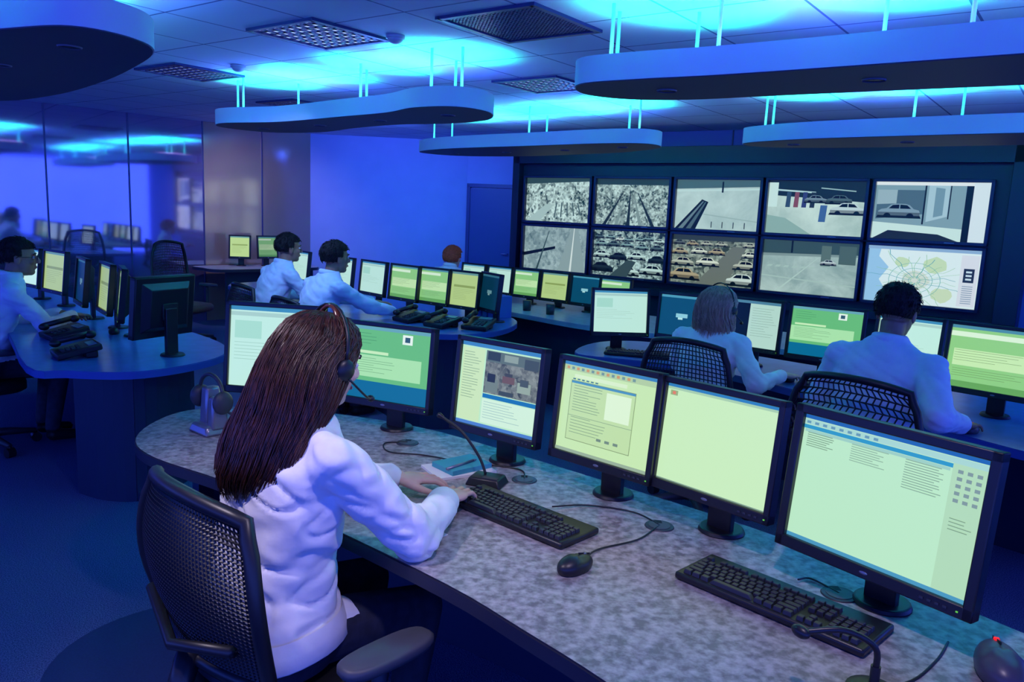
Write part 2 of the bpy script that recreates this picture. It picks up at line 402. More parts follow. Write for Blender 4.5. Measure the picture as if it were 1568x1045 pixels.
body('seated_man_spectacled',-3.28,4.72,a,1.31,.3,[(-3.02,5.14,.81),(-2.88,5.06,.81)],SHIRTB,SKIND,male=True,hairf=lambda g,C,Rm:shorthair(g,C,Rm,HAIR2,.98,1),glasses=True,yaw=-.3)
a=face(.72,.69)
body('seated_man_operator',-1.52,5.68,a,1.33,.3,[(-1.02,6.35,.80),(-.92,6.02,.80)],SHIRTB,SKIND,male=True,hairf=lambda g,C,Rm:shorthair(g,C,Rm,HAIR2,1.02,2),yaw=-.1)
body('seated_man_operator',-2.10,6.48,a,1.34,.3,[(-1.8,7.0,.80),(-1.6,6.75,.80)],SHIRTB,SKIND,male=True,hairf=lambda g,C,Rm:shorthair(g,C,Rm,HAIR2,1.02,3),yaw=-.2)
a=face(.60,.80)
HB=[(.132,-.01,.012,.012,0),(.12,-.012,.05,.055,0),(.09,-.014,.082,.092,0),(.04,-.02,.098,.11,0),(-.02,-.03,.105,.105,0),(-.08,-.05,.105,.09,0),(-.13,-.075,.10,.075,0),(-.17,-.085,.085,.06,0)]
body('seated_blonde_woman',1.03,4.20,a,1.24,.22,[(1.15,4.72,.80),(1.46,4.16,.79)],SHIRTW,SKIN,hairf=longhair(HAIR3,HB,500,seed=4),yaw=-.35,poles=[Vector((-.5,-.3,-.8)),Vector((.6,-.5,-.8))],hset=1.08)
a=face(.72,.69)
sg_,sC,sR=body('seated_man_supervisor',1.60,3.40,a,1.35,.2,[(1.72,3.83,.79),(1.93,3.26,.79)],SHIRTB,SKIND,male=True,hairf=lambda g,C,Rm:shorthair(g,C,Rm,HAIR2,1.05,4),yaw=.0,pitch=-.25,poles=[Vector((-.5,-.5,-.8)),Vector((.55,-.6,-.8))],sleeve=1.12,wide=1.06)
b=M(); cz=sC.z-.165; P=[Vector((.078*cos(q),sC.y-.05+.074*sin(q),cz+.004-.02*sin(q))) for q in [2*pi*i/24 for i in range(25)]]; b.tube(P,.006,8,flat=2.2,caps=False); b.obj('lanyard',pbr('lanyard_blue',(.05,.15,.5),.5),sg_)
body('seated_red_haired_operator',-.74,8.46,face(.5,.85),1.20,.1,[(-.72,8.85,.8),(-.5,8.75,.8)],SHIRTB,SKIN,hairf=lambda g,C,Rm:shorthair(g,C,Rm,HAIR4,1.12,5))

# ---------------------------------------------------------------- room
CZ=2.58
def ceil_mat():
    m=pbr('ceiling_tiles',(.5,.6,.9),.75); nt=m.node_tree;N=nt.nodes;L=nt.links
    tc=N.new('ShaderNodeTexCoord');mp=N.new('ShaderNodeMapping'); mp.inputs['Rotation'].default_value=(0,0,radians(36.6))
    bk=N.new('ShaderNodeTexBrick'); bk.offset=0; bk.inputs['Scale'].default_value=1; bk.inputs['Brick Width'].default_value=.6; bk.inputs['Row Height'].default_value=.6
    bk.inputs['Mortar Size'].default_value=.007; bk.inputs['Color1'].default_value=(.56,.66,.90,1);bk.inputs['Color2'].default_value=(.50,.60,.88,1);bk.inputs['Mortar'].default_value=(.10,.14,.4,1)
    L.new(tc.outputs['Object'],mp.inputs[0]);L.new(mp.outputs[0],bk.inputs[0]);L.new(bk.outputs[0],N['Principled BSDF'].inputs['Base Color']); return m
b=M(); b.box((-1,4.6,CZ+.05),(20,19,.1)); b.obj('ceiling',ceil_mat(),smooth=False)
b=M(); b.box((-1,4.6,-.05),(20,19,.1)); b.obj('floor',noisy('carpet',(.03,.06,.16),(.15,.22,.42),230,.95,.5,2,spec=.1),smooth=False)
WALL=noisy('blue_wall',(.34,.40,.75),(.37,.43,.78),3,.6)
def wall(name,a,c,z0,z1,th,mat,side=1):
    a=Vector(a);c=Vector(c);d=c-a;n=Vector((-d.y,d.x)).normalized()*side*th/2; m=(a+c)/2+n
    b=M(); b.box((0,0,0),(d.length,th,z1-z0)); return b.obj(name,mat,smooth=False,loc=(m.x,m.y,(z0+z1)/2),rot=(0,0,atan2(d.y,d.x)))
A=Vector((-3.0,11.48)); gd=Vector((-.69,-.722)).normalized(); gn=Vector((-gd.y,gd.x))
if gn.x<0: gn=-gn
GLASS=noisy('glazed_partition_blue',(.42,.38,.66),(.54,.44,.68),.8,.05,metal=.8)
GLASS2=noisy('glazed_partition_bronze',(.78,.56,.46),(.88,.66,.50),.9,.11,metal=.65)
e1=A+gd*1.58; wall('wall_left',A+gd*10.5,e1,0,CZ,.12,GLASS)
wall('wall_left_end',e1,A,0,CZ,.12,GLASS2)
for i,s_ in enumerate([.755,1.58,2.5,3.4,4.3,5.2,6.1]):
    p=A+gd*s_+gn*.004; b=M(); b.box((0,0,0),(.016,.012,CZ)); b.obj('trim_%d'%(i+1),pbr('joint_metal',(.10,.10,.25),.4,.5),smooth=False,loc=(p.x,p.y,CZ/2),rot=(0,0,atan2(gd.y,gd.x)))
wall('wall_back',(-3.0,11.48),(-.75,11.6),0,CZ,.12,WALL)
wall('wall_door_side',(-.75,11.6),(1.3,11.05),0,CZ,.12,WALL)
dd=Vector((2.05,-.55)).normalized(); dn=Vector((-.259,-.966))
e=grp('door_1',(-.72+.37*dd.x+dn.x*.02,11.59+.37*dd.y+dn.y*.02,0),atan2(dd.y,dd.x))
b=M(); b.box((0,0,.96),(.68,.03,1.92)); b.obj('leaf',pbr('door_blue',(.04,.08,.3),.4),e,False)
b=M(); b.box((-.36,-.005,.98),(.05,.05,1.96)); b.box((.36,-.005,.98),(.05,.05,1.96)); b.box((0,-.005,1.96),(.77,.05,.05)); b.obj('frame',pbr('door_frame',(.03,.05,.22),.4),e,False)
b=M(); b.tube([(.26,-.02,1.0),(.26,-.06,1.0),(.17,-.06,1.0)],.01); b.obj('handle',CHROME,e)
vd=Vector((.802,-.597)); vn=Vector((-.597,-.802)); V0=Vector((.09,9.97))
q=V0-vd*.20-vn*.34; q2=V0+vd*9-vn*.34
wall('wall_video',q,q2,0,CZ,.12,pbr('video_wall_blue',(.07,.12,.50),.5),1)
wall('wall_video_return',(q.x,q.y),(q.x-vn.x*1.2,q.y-vn.y*1.2),0,CZ,.08,WALL,-1)
for i in range(6):
    p=q+vd*(.9*i+.9)+vn*.006; b=M(); b.box((0,0,0),(.012,.01,.2)); b.obj('trim_%d'%(i+8),pbr('joint_dark',(.02,.03,.12),.4),None,False,loc=(p.x,p.y,CZ-.1),rot=(0,0,atan2(vd.y,vd.x)))

# ---------------------------------------------------------------- screens content
def R(x0,y0,x1,y1,c): return ('r',x0,y0,x1,y1,c)
YG=(.79,.93,.70); PG=(.74,.93,.78); PT=(.76,.94,.88)
def lines(x0,x1,y0,y1,n,c,ragged=.5):
    o=[];rr=random.Random(int(x0*100+y0*1000+n))
    for i in range(n):
        y=y1-(y1-y0)*i/n; o.append(R(x0,y-.006,x0+(x1-x0)*(1-ragged*rr.random()),y,c))
    return o
def content(k):
    g=(.48,.62,.50)
    if k=='blank': return (.80,.95,.75),[R(0,.965,1,1,(.2,.5,.75)),R(.0,.94,1,.965,(.66,.82,.68)),R(.03,.88,.1,.93,(.6,.7,.5)),R(.05,.89,.08,.92,(.9,.5,.4)),R(0,0,1,.012,(.5,.62,.55))]
    if k=='form':
        return YG,[R(0,.96,1,1,(.25,.52,.75)),R(0,.9,1,.96,(.70,.82,.64))]+[R(.03+i*.055,.915,.06+i*.055,.945,(.45,.6,.6) if i%2 else (.8,.6,.4)) for i in range(14)]+[R(.1,.14,.8,.8,(.5,.6,.42)),R(.106,.147,.794,.793,(.76,.89,.66)),R(.105,.77,.795,.795,(.3,.58,.75)),R(.5,.45,.76,.74,(.88,.98,.84)),R(0,0,1,.035,(.6,.7,.6)),R(.13,.83,.7,.87,(.86,.96,.8)),R(.105,.41,.795,.415,g)]+lines(.14,.46,.45,.75,10,g)+lines(.14,.6,.2,.4,6,g,.7)+[R(.45+i*.09,.2,.5+i*.09,.23,(.45,.55,.5)) for i in range(3)]+[R(.12+i*.05,.81,.15+i*.05,.825,(.3,.5,.55)) for i in range(6)]
    if k=='cam':
        return PG,[R(0,.95,1,1,(.25,.52,.75)),R(0,.0,1,.04,(.3,.5,.8)),R(.02,.05,.3,.93,(.80,.92,.72)),('m',.32,.42,.98,.93),R(.32,.36,.98,.41,(.1,.45,.7)),R(.32,.06,.98,.35,(.83,.96,.86)),
            R(.32,.80,.98,.93,(.36,.44,.42)),R(.34,.82,.50,.92,(.20,.26,.26)),R(.55,.83,.72,.91,(.55,.63,.59)),R(.80,.78,.97,.90,(.26,.32,.32)),R(.34,.44,.50,.60,(.44,.51,.48)),R(.36,.56,.46,.66,(.16,.20,.21)),R(.55,.58,.70,.66,(.42,.34,.32)),R(.58,.66,.67,.70,(.25,.28,.28)),R(.74,.50,.90,.62,(.58,.66,.60)),R(.77,.58,.87,.66,(.28,.34,.34)),R(.52,.43,.70,.48,(.24,.30,.30))]+lines(.04,.27,.3,.88,18,g)+lines(.35,.9,.1,.32,7,(.6,.75,.75),.6)
    if k=='list':
        return PG,[R(0,.965,1,1,(.15,.4,.7)),R(0,.92,1,.96,(.66,.85,.82)),R(0,.885,.83,.915,(.2,.6,.78)),R(.83,0,1,.92,(.70,.87,.72)),R(0,0,1,.03,(.3,.6,.75)),R(.01,.86,.82,.882,(.62,.82,.76))]+lines(.03,.2,.74,.86,7,g,.3)+lines(.3,.55,.72,.86,8,(.55,.70,.6),.5)+lines(.6,.8,.64,.86,12,(.52,.66,.57),.3)+[R(.86+(i%3)*.045,.86-(i//3)*.05,.885+(i%3)*.045,.885-(i//3)*.05,(.5,.6,.6)) for i in range(15)]+lines(.86,.97,.45,.55,4,g)+[R(.02+i*.05,.93,.045+i*.05,.95,(.4,.6,.7)) for i in range(9)]
    if k=='green':
        return (.40,.74,.46),[R(0,.95,1,1,(.4,.65,.7)),R(.0,.3,.9,.6,(.66,.90,.66)),R(.05,.62,.5,.66,(.78,.94,.72)),R(0,0,1,.24,(.05,.42,.58)),R(.66,.8,.78,.93,(.9,.97,.92)),R(.69,.83,.75,.9,(.2,.35,.4))]+lines(.05,.6,.34,.56,7,(.44,.66,.45),.5)+lines(.05,.4,.72,.9,4,(.28,.56,.36),.5)
    if k=='green2':
        return (.56,.82,.52),[R(0,.95,1,1,(.3,.55,.65)),R(0,.82,.7,.9,(.86,.97,.85)),R(.05,.35,.95,.62,(.78,.94,.70)),R(0,0,1,.1,(.4,.66,.36))]+lines(.06,.8,.4,.6,5,(.46,.62,.4),.5)+lines(.06,.8,.15,.3,4,(.42,.6,.36),.5)
    if k=='yellow':
        return (.72,.84,.54),[R(0,.94,1,1,(.4,.6,.6)),R(.1,.55,.9,.62,(.56,.66,.36))]+lines(.1,.9,.15,.5,7,(.52,.62,.36),.5)
    if k=='pale': return PT,[R(0,.95,1,1,(.25,.55,.72)),R(0,.88,1,.93,(.66,.82,.78)),R(.05,.6,.35,.82,(.66,.88,.8))]+lines(.05,.8,.3,.55,6,(.62,.80,.72),.6)
    if k=='dark': return (.03,.06,.12),[R(.45,0,1,1,(.7,.85,.8)),R(0,.94,1,1,(.3,.5,.6))]+lines(.5,.95,.2,.85,12,(.45,.6,.55),.5)
    if k=='teal': return (.06,.30,.42),[R(0,.94,1,1,(.3,.6,.7)),R(.35,.45,.6,.55,(.55,.8,.85)),R(.4,.4,.5,.45,(.7,.9,.9))]
    if k=='off': return (.03,.05,.10),[]
CAMM=cctv('camera_feed_small',3,26,(.05,.07,.07),(.30,.35,.33),'vor',(.3,.75))
def screen(parent,w,h,k,x=0,y=0,z=0,st=.95,name='screen'):
    base,rs=content(k); mats=[emi(base,st)];b=M()
    b.add([(x-w/2,y,z-h/2),(x+w/2,y,z-h/2),(x+w/2,y,z+h/2),(x-w/2,y,z+h/2)],[(0,1,2,3)])
    for n,r in enumerate(rs):
        yy=y-.0004-.0001*n
        mt=CAMM if r[0]=='m' else emi(r[5],st)
        if mt not in mats: mats.append(mt)
        x0,x1=x-w/2+w*r[1],x-w/2+w*r[3]; z0,z1=z-h/2+h*r[2],z-h/2+h*r[4]
        b.add([(x0,yy,z0),(x1,yy,z0),(x1,yy,z1),(x0,yy,z1)],[(0,1,2,3)],mats.index(mt))
    return b.obj(name,mats,parent,False)
def monitor(p1,p2,k,zb=.84,h=.33,tilt=6,zt=.7402,name='computer_monitor',bez=.018,st=.95,lowbez=.028):
    p1=Vector(p1);p2=Vector(p2);d=p2-p1;w=d.length;c=(p1+p2)/2
    g=grp(name,(c.x,c.y,zt),atan2(d.y,d.x))
    hd=grp('screen_head'); hd.parent=g; hd.location=(0,0,zb-zt); hd.rotation_euler=(radians(-tilt),0,0)
    b=M()
    b.box((-w/2+bez/2,0,h/2),(bez,.036,h)); b.box((w/2-bez/2,0,h/2),(bez,.036,h)); b.box((0,0,h-bez/2),(w,.036,bez)); b.box((0,0,lowbez/2),(w,.036,lowbez))
    b.box((0,.012,h/2),(w-.01,.02,h-.01)); b.taper((0,.038,h/2),(w*.8,h*.8,.035),.75,0,Matrix.Rotation(radians(-90),3,'X'))
    b.obj('casing',BLACK,hd,bevel=.003)
    b=M()
    for i in range(4): b.box((w*.28+i*.016,-.019,lowbez*.5),(.008,.003,.005))
    b.obj('buttons',DGREY,hd,False)
    b=M(); b.box((w*.28+.072,-.0195,lowbez*.5),(.004,.002,.003)); b.obj('power_led',emi((.4,.8,.3),.9),hd,False)
    b=M(); b.ell((0,-.0185,lowbez*.5),(.01,.001,.004)); b.obj('badge',SILVER,hd)
    screen(hd,w-2*bez,h-bez-lowbez,k,0,-.004,lowbez+(h-bez-lowbez)/2,st)
    b=M(); b.box((0,.078,(zb-zt+h*.45)/2+.008),(.075,.022,zb-zt+h*.45)); b.box((0,.065,zb-zt+h*.42),(.1,.03,.09))
    b.tube([(0,.085,0),(0,.085,.012)],[.066,.06],28)
    b.obj('stand',BLACK,g,bevel=.003)
    return g

# ---------------------------------------------------------------- video wall
ctr=V0+vd*2.53
g=grp('video_wall',(ctr.x,ctr.y,0),atan2(vd.y,vd.x))
b=M(); L0=-2.53-.17; L1=2.53+.28
zt,zb=2.38,.74
b.box(((L0+L1)/2,.16,(zt+zb)/2),(L1-L0,.26,zt-zb)); b.box((L0+.05,-.01,(zt+zb)/2),(.10,.1,zt-zb)); b.box((L1-.09,-.01,(zt+zb)/2),(.18,.1,zt-zb)); b.box(((L0+L1)/2,-.01,zt-.09),(L1-L0,.1,.18)); b.box(((L0+L1)/2,-.01,zb+.04),(L1-L0,.1,.08))
b.obj('surround',pbr('surround_black_blue',(.008,.012,.05),.4),g,bevel=.004)
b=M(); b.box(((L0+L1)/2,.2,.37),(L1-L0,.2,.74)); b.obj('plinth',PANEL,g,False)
feeds=[cctv('feed_shelves',1,12,(.01,.04,.04),(.62,.85,.80),'vor',(.34,.66)),cctv('feed_store',2,14,(.02,.05,.05),(.55,.75,.70),'vor',(.34,.66)),
 cctv('feed_concourse',5,4,(.22,.36,.36),(.55,.74,.70),'n',(.2,.7)),cctv('feed_garage',7,4,(.30,.46,.42),(.7,.9,.82),'n',(.25,.7)),cctv('feed_lobby',9,3,(.35,.5,.55),(.6,.75,.78),'n',(.3,.7)),
 cctv('feed_road',4,9,(.06,.13,.15),(.42,.58,.58),'vor',(.2,.8)),cctv('feed_parking',6,13,(.01,.03,.04),(.5,.72,.68),'vor',(.38,.72)),cctv('feed_car_row',8,10,(.03,.05,.04),(.5,.62,.5),'vor',(.35,.8)),
 cctv('feed_junction',10,6,(.18,.30,.29),(.48,.65,.60),'n',(.3,.7)),None]
def car(cx,cy,s,c,d=(.03,.05,.06),fl=1,wd=1.3):
    pts=[(-1,-.35),(-1,-.05),(-.85,.08),(-.6,.14),(-.4,.40),(-.2,.47),(.3,.46),(.5,.38),(.7,.12),(.95,.04),(1,-.1),(1,-.35)]
    win=[(-.5,.13),(-.32,.37),(0,.41),(.0,.13)]; win2=[(.05,.13),(.05,.41),(.38,.37),(.58,.13)]
    wh=lambda x:[(x+.17*cos(a*pi/5),-.35+.18*sin(a*pi/5)) for a in range(10)]
    f=lambda P:[(cx+fl*x*s,cy+y*s*wd) for x,y in P]
    lo=[(-1.08,-.52),(-1.0,-.3),(1.0,-.3),(1.08,-.52)]; sh=[(-1,-.35),(-1,-.12),(1,-.12),(1,-.35)]; cl=tuple(v*.65 for v in c)
    return [(f(lo),(.06,.09,.09)),(f(pts),c),(f(sh),cl),(f(win),d),(f(win2),d),(f(wh(-.55)),d),(f(wh(.55)),d)]
def q4(a,b_,c,d_,col): return ([a,b_,c,d_],col)
lt=(.8,.93,.9);dk=(.06,.1,.12);md=(.4,.5,.52)
SH=[[] for _ in range(10)]
SH[0]=[q4((0,0),(.22,0),(.45,.4),(.32,.4),(.66,.78,.76)),q4((0,.85),(1,.92),(1,1),(0,1),(.2,.3,.3))]+[q4((.45+i*.1,.1+i*.02),(.47+i*.1,.1+i*.02),(.5+i*.08,.45),(.48+i*.08,.45),(.3,.4,.4)) for i in range(5)]
SH[1]=[q4((0,.86),(1,.86),(1,1),(0,1),(.16,.24,.25))]+[q4((.1+i*.17,0),(.15+i*.17,0),(.38+i*.05,.7),(.37+i*.05,.7),(.5,.6,.58) if i%2 else (.12,.18,.18)) for i in range(5)]
SH[2]=[q4((0,.80),(1,.86),(1,1),(0,1),(.28,.4,.42)),q4((0,.74),(1,.80),(1,.83),(0,.78),(.75,.88,.86)),q4((.0,.0),(.26,.0),(.40,.55),(.32,.6),dk),q4((.04,0),(.1,0),(.345,.56),(.33,.56),md),q4((.14,0),(.2,0),(.375,.55),(.36,.55),(.3,.4,.42)),q4((.35,.3),(1,.18),(1,.2),(.35,.32),(.6,.72,.7)),q4((.55,.74),(.57,.74),(.57,.95),(.55,.95),dk)]+[q4((.45+i*.13,.05),(.46+i*.13,.05),(.46+i*.13,.17),(.45+i*.13,.17),dk) for i in range(4)]
SH[3]=[q4((0,.72),(1,.62),(1,1),(0,1),(.1,.16,.2)),q4((.1,.80),(.5,.76),(.5,.79),(.1,.83),(.7,.85,.85)),q4((.55,.85),(.9,.8),(.9,.82),(.55,.87),(.6,.75,.75)),q4((0,.5),(.1,.5),(.1,.95),(0,.95),lt)]+[q4((.19+i*.085,.5),(.24+i*.085,.5),(.245+i*.085,.78),(.2+i*.085,.78),c) for i,c in enumerate([(.2,.3,.4),(.5,.3,.35),(.2,.25,.45),(.15,.2,.25)])]+car(.50,.66,.11,(.45,.55,.6))+car(.74,.66,.13,(.3,.4,.42))+car(.83,.50,.17,(.75,.85,.85))+[q4((.55,.25),(.62,.25),(.63,.55),(.56,.55),(.25,.4,.6)),q4((0,0),(.5,0),(.2,.3),(0,.35),(.55,.7,.66))]
SH[4]=[q4((.0,.0),(.82,.0),(.82,.95),(0,.95),(.5,.64,.68)),q4((.02,.35),(.45,.45),(.45,.85),(.02,.85),(.30,.42,.48)),q4((.02,.6),(.2,.62),(.2,.85),(.02,.85),(.6,.72,.75))]+car(.23,.5,.19,(.5,.62,.68))+[q4((.48,.32),(.66,.42),(.66,.93),(.48,.93),(.66,.8,.84)),q4((.54,.4),(.62,.44),(.62,.88),(.54,.9),(.45,.6,.66)),q4((0,0),(.8,.0),(.8,.22),(0,.3),lt),q4((0,0),(.8,0),(.6,.12),(.15,.16),(.12,.15,.18)),q4((.8,.0),(.86,.0),(.86,1),(.8,1),(.03,.04,.05)),q4((.86,0),(1,0),(1,1),(.86,1),(.85,.93,.95)),q4((0,.93),(.86,.93),(.86,1),(0,1),(.9,.95,.95)),q4((.445,.28),(.46,.28),(.46,.93),(.445,.93),dk),q4((.665,.38),(.675,.38),(.675,.93),(.665,.93),dk)]
SH[5]=[q4((.55,.0),(.98,.0),(.84,1),(.74,1),(.55,.65,.65)),q4((.73,0),(.76,0),(.79,1),(.78,1),(.85,.92,.9)),q4((0,.3),(.5,.5),(.5,.56),(0,.38),dk),q4((.2,.0),(.23,0),(.4,.9),(.39,.9),(.2,.3,.3))]
rr=random.Random(5)
for rowy,sz,n in ((.84,.07,7),(.68,.09,5),(.46,.12,4),(.18,.16,3)):
    for i in range(n): SH[6]+=car((i+.5)/n+rr.uniform(-.03,.03),rowy+rr.uniform(-.03,.03),sz,rr.choice([(.75,.88,.85),(.5,.65,.65),(.12,.18,.2),(.85,.93,.9),(.3,.4,.42)]),fl=rr.choice([1,-1]))
SH[6]+=[q4((.25,.0),(.5,.0),(.62,.35),(.5,.38),(.22,.3,.3))]
SH[7]=[q4((.3,.0),(.68,.0),(.9,.8),(.74,.8),(.42,.46,.42)),q4((0,.88),(1,.9),(1,1),(0,1),(.2,.25,.25))]
for y_,s_,xs in ((.82,.075,(.08,.25,.42,.6,.93)),(.66,.10,(.1,.34,.55,.95)),(.46,.14,(.14,.45,.9)),(.18,.19,(.17,.88))):
    for x_ in xs: SH[7]+=car(x_,y_+rr.uniform(-.02,.02),s_,rr.choice([(.72,.76,.68),(.55,.33,.30),(.85,.90,.82),(.35,.40,.40),(.68,.64,.50),(.8,.88,.84)]),fl=rr.choice([1,-1]))
SH[8]=[q4((0,.72),(1,.78),(1,1),(0,1),(.22,.32,.32)),q4((0,.68),(1,.74),(1,.78),(0,.73),(.5,.6,.58)),q4((.15,.0),(.18,.0),(.6,.7),(.592,.7),(.7,.82,.78)),q4((0,.3),(1,.2),(1,.22),(0,.325),(.66,.78,.74)),q4((.3,.76),(.32,.76),(.32,.98),(.3,.98),dk),q4((.62,.55),(.72,.55),(.72,.92),(.62,.92),(.35,.45,.42)),q4((.8,.6),(.97,.6),(.97,.93),(.8,.93),(.3,.4,.38))]+car(.70,.62,.08,(.75,.82,.82))+[q4((.05+i*.09,.48),(.1+i*.09,.48),(.12+i*.09,.52),(.07+i*.09,.52),(.66,.78,.74)) for i in range(6)]
def mapshapes():
    o=[];rr=random.Random(3)
    o.append(([(.0,.0),(.0,1),(.12,1),(.1,.8),(.2,.62),(.12,.4),(.2,.2),(.3,0)],(.60,.80,.94)))
    for cx_,cy_,r_,c_ in ((.62,.7,.09,(.78,.90,.74)),(.3,.25,.07,(.80,.92,.78)),(.7,.2,.08,(.80,.90,.76)),(.32,.72,.06,(.78,.90,.74)),(.45,.42,.11,(.84,.90,.86))):
        o.append(([(cx_+r_*(1+.3*rr.random())*cos(t*pi/6),cy_+r_*(1+.3*rr.random())*sin(t*pi/6)*1.3) for t in range(12)],c_))
    cx,cy=.45,.42
    for i in range(26):
        a=i/26*2*pi+rr.random()*.2; L=.22+rr.random()*.26; px,py=cx+cos(a)*.03,cy+sin(a)*.04
        for s_ in range(6):
            a2=a+(rr.random()-.5)*.9; nx,ny=px+cos(a2)*L/6,py+sin(a2)*L/6*1.3; w=.0032 if i%4==0 else .002
            o.append(([(px-sin(a2)*w,py+cos(a2)*w),(px+sin(a2)*w,py-cos(a2)*w),(nx+sin(a2)*w,ny-cos(a2)*w),(nx-sin(a2)*w,ny+cos(a2)*w)],(.35,.66,.72) if i%4==0 else (.52,.78,.58)))
            px,py=nx,ny
    for r in (.05,.10,.16,.23):
        for i in range(24):
            a=i/24*2*pi;a2=a+.27; o.append(([(cx+cos(t)*rr2,cy+sin(t)*rr2*1.3) for t,rr2 in((a,r),(a2,r),(a2,r+.005),(a,r+.005))],(.42,.72,.70)))
    o.append(q4((0,.93),(1,.93),(1,1),(0,1),(.55,.7,.85))); o.append(q4((.84,.05),(.99,.05),(.99,.9),(.84,.9),(.86,.9,.94)))
    o.append(q4((.87,.45),(.96,.45),(.96,.68),(.87,.68),(.15,.2,.3)))
    for i in range(9): o.append(q4((.87,.1+i*.035),(.96,.1+i*.035),(.96,.112+i*.035),(.87,.112+i*.035),(.5,.6,.7)))
    for i in range(3): o.append(q4((.89,.49+i*.06),(.94,.49+i*.06),(.94,.52+i*.06),(.89,.52+i*.06),(.8,.9,.95)))
    return o
SH[9]=mapshapes()
pw=1.012; ph=.588; sw,sh=.93,.535
for r in range(2):
    for c in range(5):
        x=-2.53+pw*(c+.5); z=2.064-ph*(r+.5); i=r*5+c
        dg_=grp('display_%d'%(i+1)); dg_.parent=g; dg_.location=(x,-.03,z)
        b=M(); W_,H_=.985,.575; t=.028
        b.box((-W_/2+t/2,0,0),(t,.09,H_)); b.box((W_/2-t/2,0,0),(t,.09,H_)); b.box((0,0,H_/2-t/2),(W_,.09,t)); b.box((0,0,-H_/2+t/2),(W_,.09,t)); b.box((0,.02,0),(W_-.01,.03,H_-.01))
        b.obj('bezel',pbr('display_bezel',(.012,.018,.07),.3),dg_,bevel=.003)
        b=M(); b.box((.2,-.0455,-H_/2+t/2),(.08,.002,.006)); b.obj('logo',SILVER,dg_,False)
        base=feeds[i] or emi((.86,.95,.96),.88)
        mats=[base];b=M(); b.add([(-sw/2,0,-sh/2),(sw/2,0,-sh/2),(sw/2,0,sh/2),(-sw/2,0,sh/2)],[(0,1,2,3)])
        for n,(poly,colr) in enumerate(SH[i]):
            mt=emi(colr,.85)
            if mt not in mats: mats.append(mt)
            y=-.001-.00012*n
            P=[(-sw/2+sw*min(max(px,0),1),y,-sh/2+sh*min(max(py,0),1)) for px,py in poly]
            b.add(P,[tuple(range(len(P)))],mats.index(mt))
        b.obj('picture',mats,dg_,False)

# ---------------------------------------------------------------- ceiling clouds
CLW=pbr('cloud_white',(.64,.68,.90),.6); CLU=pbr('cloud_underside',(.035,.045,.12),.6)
DISCS=[
 [(-1.99,3.11),(-1.66,3.0),(-1.52,3.18),(-1.56,3.45),(-1.83,3.85),(-2.29,4.42),(-2.93,5.08),(-3.6,5.55),(-4.2,5.5),(-4.1,4.8),(-3.3,4.0),(-2.6,3.4)],
 [(.26,3.8),(.5,3.6),(.82,3.41),(1.25,3.1),(1.69,2.77),(2.3,2.3),(2.9,1.9),(3.35,2.1),(3.25,2.5),(2.7,2.9),(2.03,3.34),(1.6,3.62),(1.22,3.87),(.85,4.12),(.54,4.2),(.3,4.08)],
 [(-2.52,6.8),(-2.2,7.08),(-1.7,6.85),(-1.3,6.35),(-.9,5.95),(-.5,5.72),(-.22,5.4),(-.2,5.0),(-.39,4.80),(-.66,4.93),(-.88,5.25),(-1.25,5.6),(-1.85,6.15),(-2.4,6.45)],
 [(-1.1,8.75),(-.75,8.1),(.1,7.3),(.7,6.75),(1.05,6.62),(1.2,6.95),(.95,7.6),(.55,8.1),(0,8.7),(-.7,9.05)],
 [(1.72,6.25),(2.0,5.75),(2.6,5.2),(3.1,4.8),(3.8,4.3),(4.3,4.4),(4.2,4.9),(3.41,5.5),(2.6,6.15),(2.0,6.45)]]
def inpoly(p,poly):
    c=False;n=len(poly)
    for i in range(n):
        a=poly[i];b_=poly[(i+1)%n]
        if (a[1]>p[1])!=(b_[1]>p[1]) and p[0]<(b_[0]-a[0])*(p[1]-a[1])/(b_[1]-a[1])+a[0]: c=not c
    return c
LED=pbr('led_strip_lavender',(.1,.1,.1),.5,emis=(.62,.45,1.0),es=11)
def area(parent,loc,sx,sy,rz,col,e,spread,name):
    l=bpy.data.lights.new(name,'AREA'); l.shape='ELLIPSE'; l.size=sx; l.size_y=sy; l.color=col; l.energy=e; l.spread=radians(spread)
    lo=bpy.data.objects.new(name,l); COL.objects.link(lo); lo.parent=parent; lo.location=loc; lo.rotation_euler=(pi,0,-rz)
